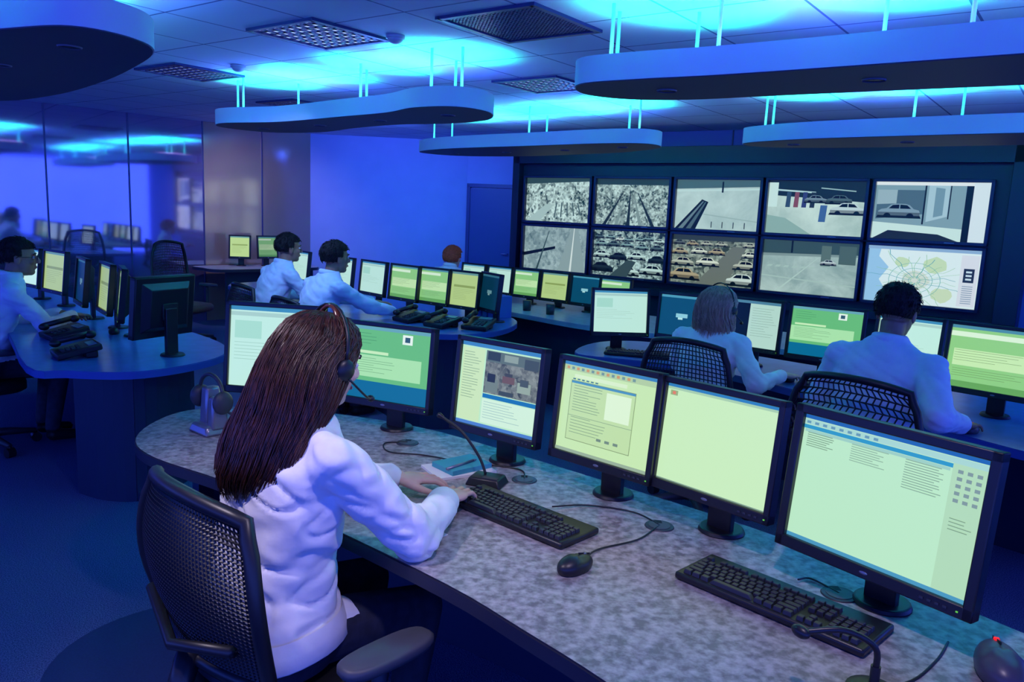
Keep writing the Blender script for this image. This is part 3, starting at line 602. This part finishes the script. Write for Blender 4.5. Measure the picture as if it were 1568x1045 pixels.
for di,poly in enumerate(DISCS):
    P=smoothloop(poly,6); cx=sum(p[0] for p in P)/len(P); cy=sum(p[1] for p in P)/len(P)
    g=grp('ceiling_cloud_light',(cx,cy,2.2)); P=[(p[0]-cx,p[1]-cy) for p in P]
    b=M(); b.prism(P,.004,.12,0,0); b.obj('fascia',CLW,g,smooth='auto')
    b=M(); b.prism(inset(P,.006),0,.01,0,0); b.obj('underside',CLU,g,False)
    b=M(); Q=inset(P,.06); Q.append(Q[0]); b.ribbon(Q,.1205,.1245,.012); b.obj('led_strip',LED,g,False)
    b=M(); ins=inset(P,.16)
    for i in range(0,len(ins),11): b.tube([(*ins[i],.12),(*ins[i],CZ-2.2)],.009,8)
    b.obj('hanger_rods',pbr('rod_white',(.45,.55,.75),.4),g)
    a=max(P,key=lambda p:p[0]-p[1]); c=min(P,key=lambda p:p[0]-p[1])
    L=Vector((a[0]-c[0],a[1]-c[1])); nn=Vector((-L.y,L.x)).normalized()
    def mid(t):
        m=Vector((c[0]+L.x*t,c[1]+L.y*t)); ss=[s_*.02 for s_ in range(-60,61) if inpoly((m.x+nn.x*s_*.02,m.y+nn.y*s_*.02),P)]
        return (m+nn*(sum(ss)/len(ss)),len(ss)*.02) if ss else (m,.4)
    b=M();b2=M()
    for t in (.12,.37,.63,.87):
        m,_=mid(t)
        b.tube([(m.x,m.y,-.006),(m.x,m.y,.002)],[.045,.05],20,caps=False); b2.tube([(m.x,m.y,-.002),(m.x,m.y,.0)],.038,18)
    b.obj('downlight_rings',pbr('ring_grey',(.16,.17,.25),.4),g); b2.obj('downlight_lenses',pbr('lens',(.02,.02,.04),.2),g)
    n=4
    for k in range(n):
        m,wd=mid((k+.5)/n); sx=L.length/n*1.05; sy=wd*.95
        area(g,(m.x,m.y,.14),sx,sy,atan2(L.y,L.x),(.0,1,.34),17*sx*sy,85,'green_uplight_%d'%(k+1))
    for k in range(2):
        m,wd=mid(.27+.46*k)
        area(g,(m.x,m.y,.135),L.length*.3,wd*.5,atan2(L.y,L.x),(.05,.08,1),9,180,'blue_uplight_%d'%(k+1))

def louvre(x,y,n=8,is_lamp=True,s=.56,name='ceiling_louvre_light'):
    g=grp(name,(x,y,CZ),radians(-36.6))
    b=M(); 
    for sx in (-1,1): b.box((sx*s/2,0,-.008),(.03,s+.03,.016)); b.box((0,sx*s/2,-.008),(s,.03,.016))
    for i in range(1,n):
        q=-s/2+s*i/n; w_=.026 if is_lamp else .012; b.box((q,0,-.006),(w_,s,.006)); b.box((0,q,-.006),(s,w_,.006))
    b.obj('lattice',pbr('louvre_dark',(.015,.03,.16),.4),g,False)
    b=M(); b.box((0,0,-.002),(s,s,.002)); b.obj('diffuser',emi((.66,.76,1.0) if is_lamp else (.16,.30,.80),1.2),g,False)  # air grille backing is no lamp; its glow is painted in as emission
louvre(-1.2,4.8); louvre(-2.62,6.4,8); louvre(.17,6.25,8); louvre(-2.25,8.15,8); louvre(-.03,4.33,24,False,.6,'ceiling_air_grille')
for x,y in ((-.75,4.75),(-2.1,6.0)):
    b=M(); b.ell((0,0,0),(.045,.045,.03)); b.tube([(0,0,0),(0,0,.02)],.055,20); b.obj('smoke_detector',pbr('detector',(.4,.42,.6),.4),None,loc=(x,y,CZ-.02))

# ---------------------------------------------------------------- desks
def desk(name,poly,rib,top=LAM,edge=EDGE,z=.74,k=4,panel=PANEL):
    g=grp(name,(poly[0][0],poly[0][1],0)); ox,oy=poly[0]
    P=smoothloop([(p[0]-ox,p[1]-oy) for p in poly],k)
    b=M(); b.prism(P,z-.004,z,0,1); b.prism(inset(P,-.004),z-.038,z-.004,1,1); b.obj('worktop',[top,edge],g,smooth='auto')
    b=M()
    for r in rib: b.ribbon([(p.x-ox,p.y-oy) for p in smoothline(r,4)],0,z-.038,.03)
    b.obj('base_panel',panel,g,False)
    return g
desk('control_desk',[(-1.37,2.9),(-1.32,2.68),(-1.17,2.51),(-.87,2.32),(-.5,2.03),(-.13,1.71),(.05,1.52),(.21,1.34),(.42,1.06),(.62,.75),(1.2,.35),(1.75,.7),(1.5,1.1),(1.23,1.48),(.98,1.82),(.70,2.14),(.32,2.48),(-.03,2.78),(-.35,3.02),(-.75,3.18),(-1.1,3.22),(-1.32,3.12)],
     [[(1.55,.85),(1.1,1.5),(.6,2.08),(-.03,2.62),(-.7,3.02),(-1.1,3.06),(-1.2,2.9)]])
EDGB=pbr('desk_edge_blue',(.04,.10,.38),.35)
desk('control_desk',[(-2.42,3.83),(-2.18,3.76),(-1.88,3.79),(-1.70,4.0),(-1.62,4.3),(-1.71,4.6),(-2.0,4.95),(-2.6,5.5),(-3.6,6.4),(-4.4,7.1),(-4.95,6.6),(-4.2,5.8),(-3.27,4.95)],
     [[(-2.3,4.05),(-2.1,3.96),(-1.92,4.0),(-1.84,4.3),(-1.95,4.6),(-2.7,5.3),(-3.7,6.2)]],LAMB,EDGB)
desk('control_desk',[(-1.2,5.93),(-.86,5.52),(-.62,5.41),(-.35,5.43),(-.08,5.72),(.03,6.25),(-.2,6.78),(-.7,7.1),(-1.5,7.8),(-2.4,8.7),(-2.95,8.1),(-2.5,7.45),(-1.95,6.82)],
     [[(-1.05,6.1),(-.8,5.72),(-.6,5.6),(-.38,5.64),(-.2,5.85),(-.15,6.3),(-.4,6.65),(-1.5,7.6)]],LAMB,EDGB)
desk('control_desk',[(.42,4.85),(.7,4.74),(1.0,4.62),(1.27,4.40),(1.5,4.05),(1.72,3.70),(1.92,3.34),(2.14,2.98),(2.7,2.4),(3.5,2.9),(3.0,3.6),(2.5,4.2),(2.0,4.7),(1.5,5.15),(1.0,5.45),(.68,5.42),(.47,5.15)],
     [[(.55,5.0),(.75,5.3),(1.0,5.32),(1.5,5.0),(2.0,4.55),(2.8,3.6)]],LAMB,EDGB)
desk('control_desk',[(-.75,7.55),(0,6.78),(.6,6.15),(1.3,5.75),(2.6,4.95),(3.5,4.3),(4.0,4.9),(3.0,5.7),(1.9,6.5),(1.2,7.0),(.55,7.55),(-.15,8.25)],
     [[(-.6,7.55),(.03,6.88),(.63,6.24),(1.35,5.85),(2.6,5.07),(3.5,4.4)]],noisy('light_laminate',(.3,.32,.40),(.4,.42,.5),20,.4),pbr('edge_pale',(.35,.38,.5),.4))
sp=lambda s_,n_:tuple(A+gd*s_+gn*n_)
desk('side_desk',[sp(.25,.1),sp(1.0,.09),sp(1.75,.1),sp(1.8,.4),sp(1.7,.72),sp(1.0,.76),sp(.35,.72),sp(.22,.4)],[[sp(.35,.62),sp(1.6,.62)]],noisy('light_laminate',(.3,.3,.36),(.4,.4,.46),20,.4))

# ---------------------------------------------------------------- monitors
monitor((-1.15,3.08),(-.74,3.02),'pale',h=.365)
monitor((-.66,3.0),(-.29,2.83),'green',h=.325)
monitor((-.20,2.69),(.10,2.46),'cam',h=.332)
monitor((.14,2.42),(.42,2.16),'form',h=.328)
monitor((.42,2.18),(.68,1.90),'blank',h=.322)
monitor((.68,1.84),(.955,1.47),'list',zb=.825,h=.352,bez=.022)
monitor((1.07,1.40),(1.32,1.04),'teal',zb=.82,h=.34)
monitor((-4.02,6.36),(-3.75,6.15),'pale',h=.32); monitor((-3.66,6.05),(-3.34,5.79),'yellow',h=.33,st=.8); monitor((-3.10,5.5),(-2.88,5.22),'teal',h=.33,st=.35)
monitor((-2.76,5.16),(-2.54,4.88),'yellow',h=.33,st=.7); monitor((-2.5,4.9),(-2.34,4.62),'green2',h=.33,st=.5)
monitor((-1.86,4.46),(-2.03,4.10),'off',h=.34,zb=.84)
for p1,p2,k in [((-2.3,8.05),(-2.05,7.75),'pale'),((-1.75,7.4),(-1.48,7.12),'pale'),((-1.4,7.05),(-1.12,6.75),'pale'),((-1.08,6.72),(-.80,6.46),'green2'),((-.80,6.5),(-.53,6.28),'green2'),((-.53,6.3),(-.28,6.1),'yellow')]:
    monitor(p1,p2,k,h=.31,zb=.82,st=.85)
monitor((-.28,6.22),(-.12,5.95),'teal',h=.31,zb=.82,st=.4)
monitor((.50,4.98),(.88,5.02),'pale',h=.31,st=.9); monitor((.93,5.05),(1.22,4.86),'teal',h=.3); monitor((1.27,4.76),(1.56,4.52),'dark',h=.32)
monitor((1.58,4.48),(1.92,4.24),'green',h=.32); monitor((1.94,4.18),(2.18,3.93),'pale',h=.32); monitor((2.09,3.75),(2.42,3.42),'green2',h=.34)
monitor((2.5,3.35),(2.7,3.0),'pale',h=.34)
for i,(p1,k) in enumerate([((-.55,7.98),'pale'),((-.28,7.75),'pale'),((-.02,7.52),'green2'),((.24,7.3),'yellow'),((.50,7.06),'teal'),((.74,6.85),'green2')]):
    monitor(p1,(p1[0]+.25,p1[1]-.2),k,h=.28,zb=.80,st=.85)
monitor((-3.78,10.35),(-3.5,10.38),'yellow',h=.31); monitor((-3.45,10.5),(-3.22,10.66),'green2',h=.31,st=.5)

# ---------------------------------------------------------------- desk items
def keyboard(x,y,ang,z=.7402,L=.455):
    def build():
        g=grp('keyboard')
        b=M(); b.box((0,0,.011),(L,.165,.018)); b.obj('case',BLACK,g,bevel=.006)
        b=M(); u=.0186
        def key(cx,cy,w=1): b.taper((cx,cy,.0245),(u*w-.0025,u-.0025,.011),.82)
        x0=-L/2+.016
        for r,row in enumerate([[1.25,1.25,1.25,6.2,1.25,1.25,1.25,1.25],[2.25]+[1]*10+[2.75],[1.75]+[1]*11+[2.25],[1.5]+[1]*12+[1.5],[1]*13+[2]]):
            cx=x0; cy=-.063+r*u
            for w in row: key(cx+u*w/2,cy,w); cx+=u*w
        cy=-.063+5*u+.008
        for i in [0,2,3,4,5,6.5,7.5,8.5,9.5,11,12,13,14]: key(x0+u*(i+.5),cy)
        xn=x0+15.4*u
        for i in range(3):
            key(xn+u*(i+.5),-.063); key(xn+u*(i+.5),-.063+3*u); key(xn+u*(i+.5),-.063+4*u); key(xn+u*(i+.5),cy)
        key(xn+u*1.5,-.063+u)
        xn+=3.3*u
        for i in range(4):
            for r in range(5): key(xn+u*(i+.5),-.063+r*u)
        b.obj('keys',KEYM,g,False,bevel=.0012,seg=1)
        return g
    return cached('kb',build,(x,y,z),ang)
def mouse(x,y,ang,z=.7402,name='computer_mouse',led=False,sc=1):
    def build():
        g=grp(name)
        b=M(); b.ell((0,0,.012),(.031,.058,.026),fn=lambda d,q:Vector((q.x*(1-.12*d.y),q.y,max(q.z,-.012)+(.004 if d.z>0 and d.y<0 else 0))),nu=24,nv=16); b.obj('shell',BLACK if not led else pbr('grey_purple_plastic',(.07,.06,.09),.35),g)
        b=M(); b.box((0,.03,.0345),(.0015,.045,.004),R=Matrix.Rotation(radians(-16),3,'X')); b.obj('button_gap',BLACKM,g,False)
        b=M(); b.tube([(-.003,.032,.032),(.003,.032,.032)],.0055,12); b.obj('wheel',emi((1,.1,.05),1.0) if led else SILVER,g)
        return g
    o=cached('mouse%d'%led,build,(x,y,z),ang); o.scale=(sc,sc,sc); return o
def cable(pts,r=.0025,name='cable'):
    c=bpy.data.curves.new(name,'CURVE'); c.dimensions='3D'; c.bevel_depth=r; c.bevel_resolution=2
    s=c.splines.new('POLY'); P=smoothline(pts,6); s.points.add(len(P)-1)
    for i,p in enumerate(P): s.points[i].co=(*p,1)
    c.materials.append(BLACK); o=bpy.data.objects.new(name,c); COL.objects.link(o); return o
def grommet(x,y,r=.042):
    b=M(); b.tube([(0,0,.0),(0,0,.003)],[r,r*.95],28); b.tube([(0,0,.003),(0,0,.0045)],r*.72,28,1); b.box((0,r*.55,.003),(r*.5,r*.5,.0035),2)
    b.obj('cable_grommet',[DGREY,pbr('grommet_inner',(.08,.085,.1),.5),BLACKM],None,loc=(x,y,.7402),smooth='auto')
ang=atan2(1.45-1.79,.73-.40)
keyboard(.635,1.68,ang); keyboard(.04,2.13,atan2(-.17,.20)-.05); 
mouse(.18,1.81,radians(-45)); mouse(.99,1.43,radians(-20),led=True,sc=1.45)
for p in [(.06,2.45),(-.37,2.80),(.44,2.11),(.80,1.74)]: grommet(*p)
cable([(.21,1.86,.75),(.25,1.93,.744),(.36,2.0,.744),(.42,2.08,.744),(.44,2.11,.744)])
cable([(.14,2.2,.75),(.25,2.24,.744),(.38,2.2,.744),(.44,2.11,.744)])
cable([(-.37,2.80,.745),(-.45,2.78,.743),(-.42,2.68,.743),(-.3,2.66,.743),(-.2,2.62,.743)])
cable([(.06,2.45,.745),(.05,2.54,.743),(-.05,2.58,.743),(-.18,2.6,.743)])
cable([(.72,1.79,.75),(.76,1.81,.744),(.80,1.74,.744)])
cable([(.66,1.36,.745),(.78,1.38,.743),(.88,1.46,.743),(.95,1.54,.743)])
g=grp('gooseneck_microphone',(-.06,2.40,.7402),radians(-20))
b=M(); b.taper((0,0,.014),(.12,.09,.028),.8); b.obj('base',BLACK,g,bevel=.005)
b=M(); P=smoothline([(-.01,.01,.028),(-.04,.02,.08),(-.10,.02,.15),(-.16,.02,.185),(-.19,.02,.2)],5); b.tube(P,[.0045]*(len(P)-4)+[.007,.009,.009,.006],10); b.obj('stem',BLACK,g)
b=M(); b.box((.02,-.025,.0285),(.05,.02,.004)); b.obj('talk_button',DGREY,g,False)
g=grp('desk_microphone',(.70,1.34,.7402),radians(30))
b=M(); b.tube([(0,0,0),(0,0,.012),(0,0,.02)],[.05,.048,.03],24); b.tube([(0,0,.02),(0,0,.06)],.009,10); P=smoothline([(0,0,.05),(-.01,.0,.10),(-.06,.03,.13),(-.11,.07,.12)],5); b.tube(P,.006,10); b.ell((-.12,.078,.118),(.012,.02,.012)); b.obj('body',BLACK,g,smooth='auto')
for i,(x,y,a,s,m) in enumerate([(-.16,2.52,.5,(.21,.15,.008),WHITE),(-.15,2.53,.7,(.16,.12,.016),pbr('book_teal',(.05,.35,.42),.5)),(-.20,1.97,.9,(.09,.06,.002),WHITE),(-.27,2.11,.8,(.16,.045,.003),pbr('cream_card',(.75,.7,.5),.6))]):
    b=M(); b.box((0,0,s[2]/2),s); b.obj('notepad' if i<2 else 'paper_note',m,None,False,loc=(x,y,.7402+(.0085 if i==1 else 0)),rot=(0,0,a))
b=M(); b.tube([(-.07,0,.024),(.06,0,.024)],[.005,.005],8); b.tube([(.06,0,.024),(.075,0,.024)],[.005,.001],8); b.obj('pen',SILVER,None,loc=(-.15,2.50,.744),rot=(0,0,.9))
g=grp('headset_on_stand',(-1.11,2.84,.7402),radians(-40)); g.scale=(1.25,1.25,1.25)
b=M(); b.taper((0,0,.015),(.11,.10,.03),.8); b.taper((-.02,.01,.075),(.045,.06,.12),.75); b.taper((.035,.0,.065),(.035,.055,.10),.8); b.obj('stand',SILVER,g,bevel=.008)
b=M(); P=[(.0+.065*cos(a*pi/12),.0,.12+.055*sin(a*pi/12)) for a in range(-2,15)]; b.tube(P,.006,8); b.ell((-.065,0,.10),(.018,.032,.035)); b.ell((.065,0,.10),(.018,.032,.035)); b.tube(smoothline([(.065,0,.08),(.075,.05,.05),(.05,.10,.035)],4),.004,8); b.obj('headset',DGREY,g)
def phone(x,y,ang):
    def build():
        g=grp('desk_phone')
        b=M(); b.box((0,0,.04),(.2,.22,.035),R=Matrix.Rotation(radians(12),3,'X')); b.box((0,.06,.02),(.16,.06,.04)); b.obj('base',BLACK,g,bevel=.008)
        b=M(); b.cap((-.07,-.085,.075),(-.07,.085,.11),.016,.016); b.ell((-.07,-.085,.067),(.026,.03,.022)); b.ell((-.07,.085,.104),(.026,.03,.022)); b.obj('handset',BLACK,g)
        b=M(); Rr=Matrix.Rotation(radians(12),3,'X')
        for i in range(4):
            for j in range(3): 
                p=Rr@Vector((.0+j*.028,-.07+i*.025,.02)); b.box((p.x,p.y,p.z+.04),(.018,.015,.008),R=Rr)
        p=Rr@Vector((.03,.07,.02)); b.box((p.x,p.y,p.z+.04),(.1,.04,.004),1,R=Rr)
        b.obj('keypad',[DGREY,pbr('lcd',(.2,.3,.3),.3)],g,False); return g
    return cached('phone',build,(x,y,.7402),ang)
phone(-2.32,4.10,radians(-50)); phone(-2.68,4.62,radians(-40)); phone(-.52,5.75,radians(-40)); phone(-.25,5.72,radians(-20)); phone(2.3,3.15,radians(-60)); phone(-.78,5.95,radians(-45))
keyboard(-2.95,5.05,radians(-47)); keyboard(-.72,6.22,radians(-45)); keyboard(1.75,4.0,radians(-50)); keyboard(.82,4.88,radians(-15)); keyboard(-1.9,7.15,radians(-47)); mouse(-.55,6.02,.5); mouse(1.55,4.28,-.6); mouse(2.02,3.33,-.6,led=True); mouse(-2.5,4.85,.4)
for x,y in ((.12,6.95),(.32,6.75)):
    b=M(); b.tube([(0,0,0),(0,0,.09)],[.035,.04],20); b.tube([(0,0,.0899),(0,0,.085)],[.036,.036],20); b.obj('pen_pot',DGREY,None,loc=(x,y,.7402))
g=grp('ring_binders',(-.16,6.45,.7402),radians(-50))
b=M()
for i in range(3): b.box((-.08+i*.08,0,.09),(.06,.2,.18)); 
b.obj('binders',pbr('binder_blue',(.05,.16,.5),.5),g,bevel=.004)

# ---------------------------------------------------------------- chairs
def chair(x,y,ang,arms=True,topz=.97,hexa=False,wid=.48,arm_x=.29,seatmat=None,recl=.08,armz=.66,fine=False):
    def build():
        g=grp('office_chair')
        def bp(u,v):
            w=wid/2*(.86+.14*sin(pi*min(v*1.1,1)))* (1-.10*max(0,v-.85)/.15)
            z=.54+(topz-.54)*v - .03*u*u*v
            yy=-.22-recl*v-.03*sin(pi*v)+.055*u*u
            return Vector((u*w,yy,z))
        nu,nv=(20,15) if hexa else ((44,40) if fine else (24,20))
        vs=[bp(-1+2*i/nu+(((j%2)-.5)*(1/nu) if hexa and 0<i<nu else 0),j/nv) for j in range(nv+1) for i in range(nu+1)]
        fs=[(j*(nu+1)+i,j*(nu+1)+i+1,(j+1)*(nu+1)+i+1,(j+1)*(nu+1)+i) for j in range(nv) for i in range(nu)]
        b=M(); b.add(vs,fs); o=b.obj('back_mesh',BLACK,g,False); w=o.modifiers.new('w','WIREFRAME'); w.thickness=.0095 if hexa else (.0078 if fine else .008); w.use_even_offset=False
        b=M(); P=[bp(-1,j/12) for j in range(13)]+[bp(-1+2*i/12,1) for i in range(1,13)]+[bp(1,1-j/12) for j in range(1,13)]+[bp(1-2*i/12,0) for i in range(1,13)]
        b.tube(P+[P[0],],.018 if fine else .016,10,caps=False); 
        b.tube([bp(0,0)+Vector((0,-.01,.02)),(0,-.27,.45),(0,-.16,.38),(0,0,.36)],[.03,.035,.035,.035],10)
        b.tube([bp(-.75,.25)+Vector((0,-.012,0)),bp(0,.12)+Vector((0,-.04,0)),bp(.75,.25)+Vector((0,-.012,0))],.014,8)
        b.obj('back_frame',BLACK,g)
        b=M(); P=[(.245*sgn(cos(a))*abs(cos(a))**.6,.235*sgn(sin(a))*abs(sin(a))**.6+.01) for a in [k*2*pi/36 for k in range(36)]]
        b.loft([[(p[0]*.9,p[1]*.9,.375) for p in P],[(p[0],p[1],.39) for p in P],[(p[0],p[1],.435) for p in P],[(p[0]*.93,p[1]*.93,.455) for p in P],[(p[0]*.5,p[1]*.5,.45) for p in P]]); b.obj('seat',seatmat or LEATHER,g)
        b=M(); b.tube([(0,0,.08),(0,0,.24)],.028,14); b.tube([(0,0,.22),(0,0,.38)],.018,14); b.box((0,0,.365),(.2,.22,.03)); b.tube([(0,0,.07),(0,0,.12)],[.05,.04],16)
        b.obj('gas_column',DGREY,g)
        b=M();b2=M()
        for k in range(5):
            a=k*2*pi/5+.3; c_,s_=cos(a),sin(a); b.tube([(0,0,.10),(c_*.16,s_*.16,.088),(c_*.30,s_*.30,.072)],[.032,.024,.016],8)
            px,py=c_*.3,s_*.3; b2.tube([(px-s_*.022,py+c_*.022,.03),(px+s_*.022,py-c_*.022,.03)],.03,14); b2.tube([(px,py,.03),(px,py,.07)],.01,8)
        b.obj('star_base',DGREY,g); b2.obj('casters',BLACK,g,smooth='auto')
        if arms:
            for sx in (-1,1):
                b=M(); b.tube(smoothline([(sx*.16,0,.37),(sx*arm_x,0,.38),(sx*(arm_x+.01),.0,.48),(sx*arm_x,.01,armz-.03)],4),.018,10); b.obj('arm_post',DGREY,g)
                b=M(); PP=[(.048*sgn(cos(a))*abs(cos(a))**.7,.125*sgn(sin(a))*abs(sin(a))**.7) for a in [k*2*pi/24 for k in range(24)]]
                b.loft([[(sx*arm_x+p[0]*.9,.03+p[1]*.95,armz-.028) for p in PP],[(sx*arm_x+p[0],.03+p[1],armz-.018) for p in PP],[(sx*arm_x+p[0],.03+p[1],armz-.006) for p in PP],[(sx*arm_x+p[0]*.85,.03+p[1]*.93,armz) for p in PP]]); b.obj('arm_pad',pbr('arm_pad_grey',(.06,.065,.085),.5),g)
        return g
    return cached(('chair',arms,topz,hexa,wid,arm_x,recl,armz,fine,bool(seatmat)),build,(x,y,0),ang)
chair(-.565,1.86,WA,topz=.96,wid=.56,arm_x=.40,armz=.63,recl=.04,fine=True)
chair(-3.28,4.70,face(.70,.71),topz=.95)
chair(-1.50,5.70,face(.72,.69),arms=False,topz=.93,recl=.02); chair(-2.08,6.50,face(.72,.69),arms=False,topz=.93,recl=.02)
chair(1.04,4.18,face(.6,.8),topz=.99,arms=False,wid=.5,recl=.05)
chair(1.60,3.36,face(.72,.69),topz=.985,hexa=True,wid=.56,arms=False,recl=.05)
chair(-.75,8.45,face(.5,.85),arms=False,topz=.88,recl=.02)
chair(-3.60,8.55,face(.75,-.35),topz=1.12,seatmat=pbr('brown_seat',(.16,.08,.06),.6))
b=M(); b.tube([(0,0,0),(0,0,.003)],.42,48); b.obj('dark_floor_disc',noisy('dark_blue_disc',(.008,.03,.12),(.012,.04,.15),200,.8),None,loc=(-1.12,2.52,.0005),smooth='auto')  # thin dark-blue disc lying flat on the carpet

# ---------------------------------------------------------------- lights
w=bpy.data.worlds.new('world'); SC.world=w; w.use_nodes=True
w.node_tree.nodes['Background'].inputs[0].default_value=(.055,.13,1,1); w.node_tree.nodes['Background'].inputs[1].default_value=3.2
def spot(x,y,z,tx,ty,tz,col,e,size=70,name='ceiling_or_fill_spot',rad=.06):
    l=bpy.data.lights.new(name,'SPOT'); l.color=col; l.energy=e; l.spot_size=radians(size); l.spot_blend=.8; l.shadow_soft_size=rad
    o=bpy.data.objects.new(name,l); COL.objects.link(o); o.location=(x,y,z); o.rotation_euler=(Vector((tx-x,ty-y,tz-z))).to_track_quat('-Z','Y').to_euler(); return o
spot(.3,1.0,2.55,.15,1.9,.74,(.86,.72,1),54,95)
spot(-1.3,1.3,2.55,-.6,1.95,.8,(.92,.80,1),80,60)
spot(-1.6,9.0,2.5,-1.6,11.5,1.2,(.07,.18,1),150,110)  # added fill spot without a fixture, washes the back wall blue
spot(.3,10.2,2.5,-.2,11.2,1.0,(.07,.18,1),40,110)  # added fill spot as well, brightens the wall around the door
spot(-1.9,5.0,2.5,-1.9,6.4,.9,(.28,.40,1),100,80)
spot(-3.4,4.3,2.5,-3.2,5.0,.9,(.28,.40,1),68,80)
spot(1.2,3.2,2.5,1.4,4.0,.9,(.42,.45,1),95,90)
spot(-3.4,9.3,2.5,-3.6,10.8,1.2,(.6,.5,.9),60,90)
spot(-.6,6.6,2.5,-.8,8.2,1.0,(.5,.45,.8),18,50)
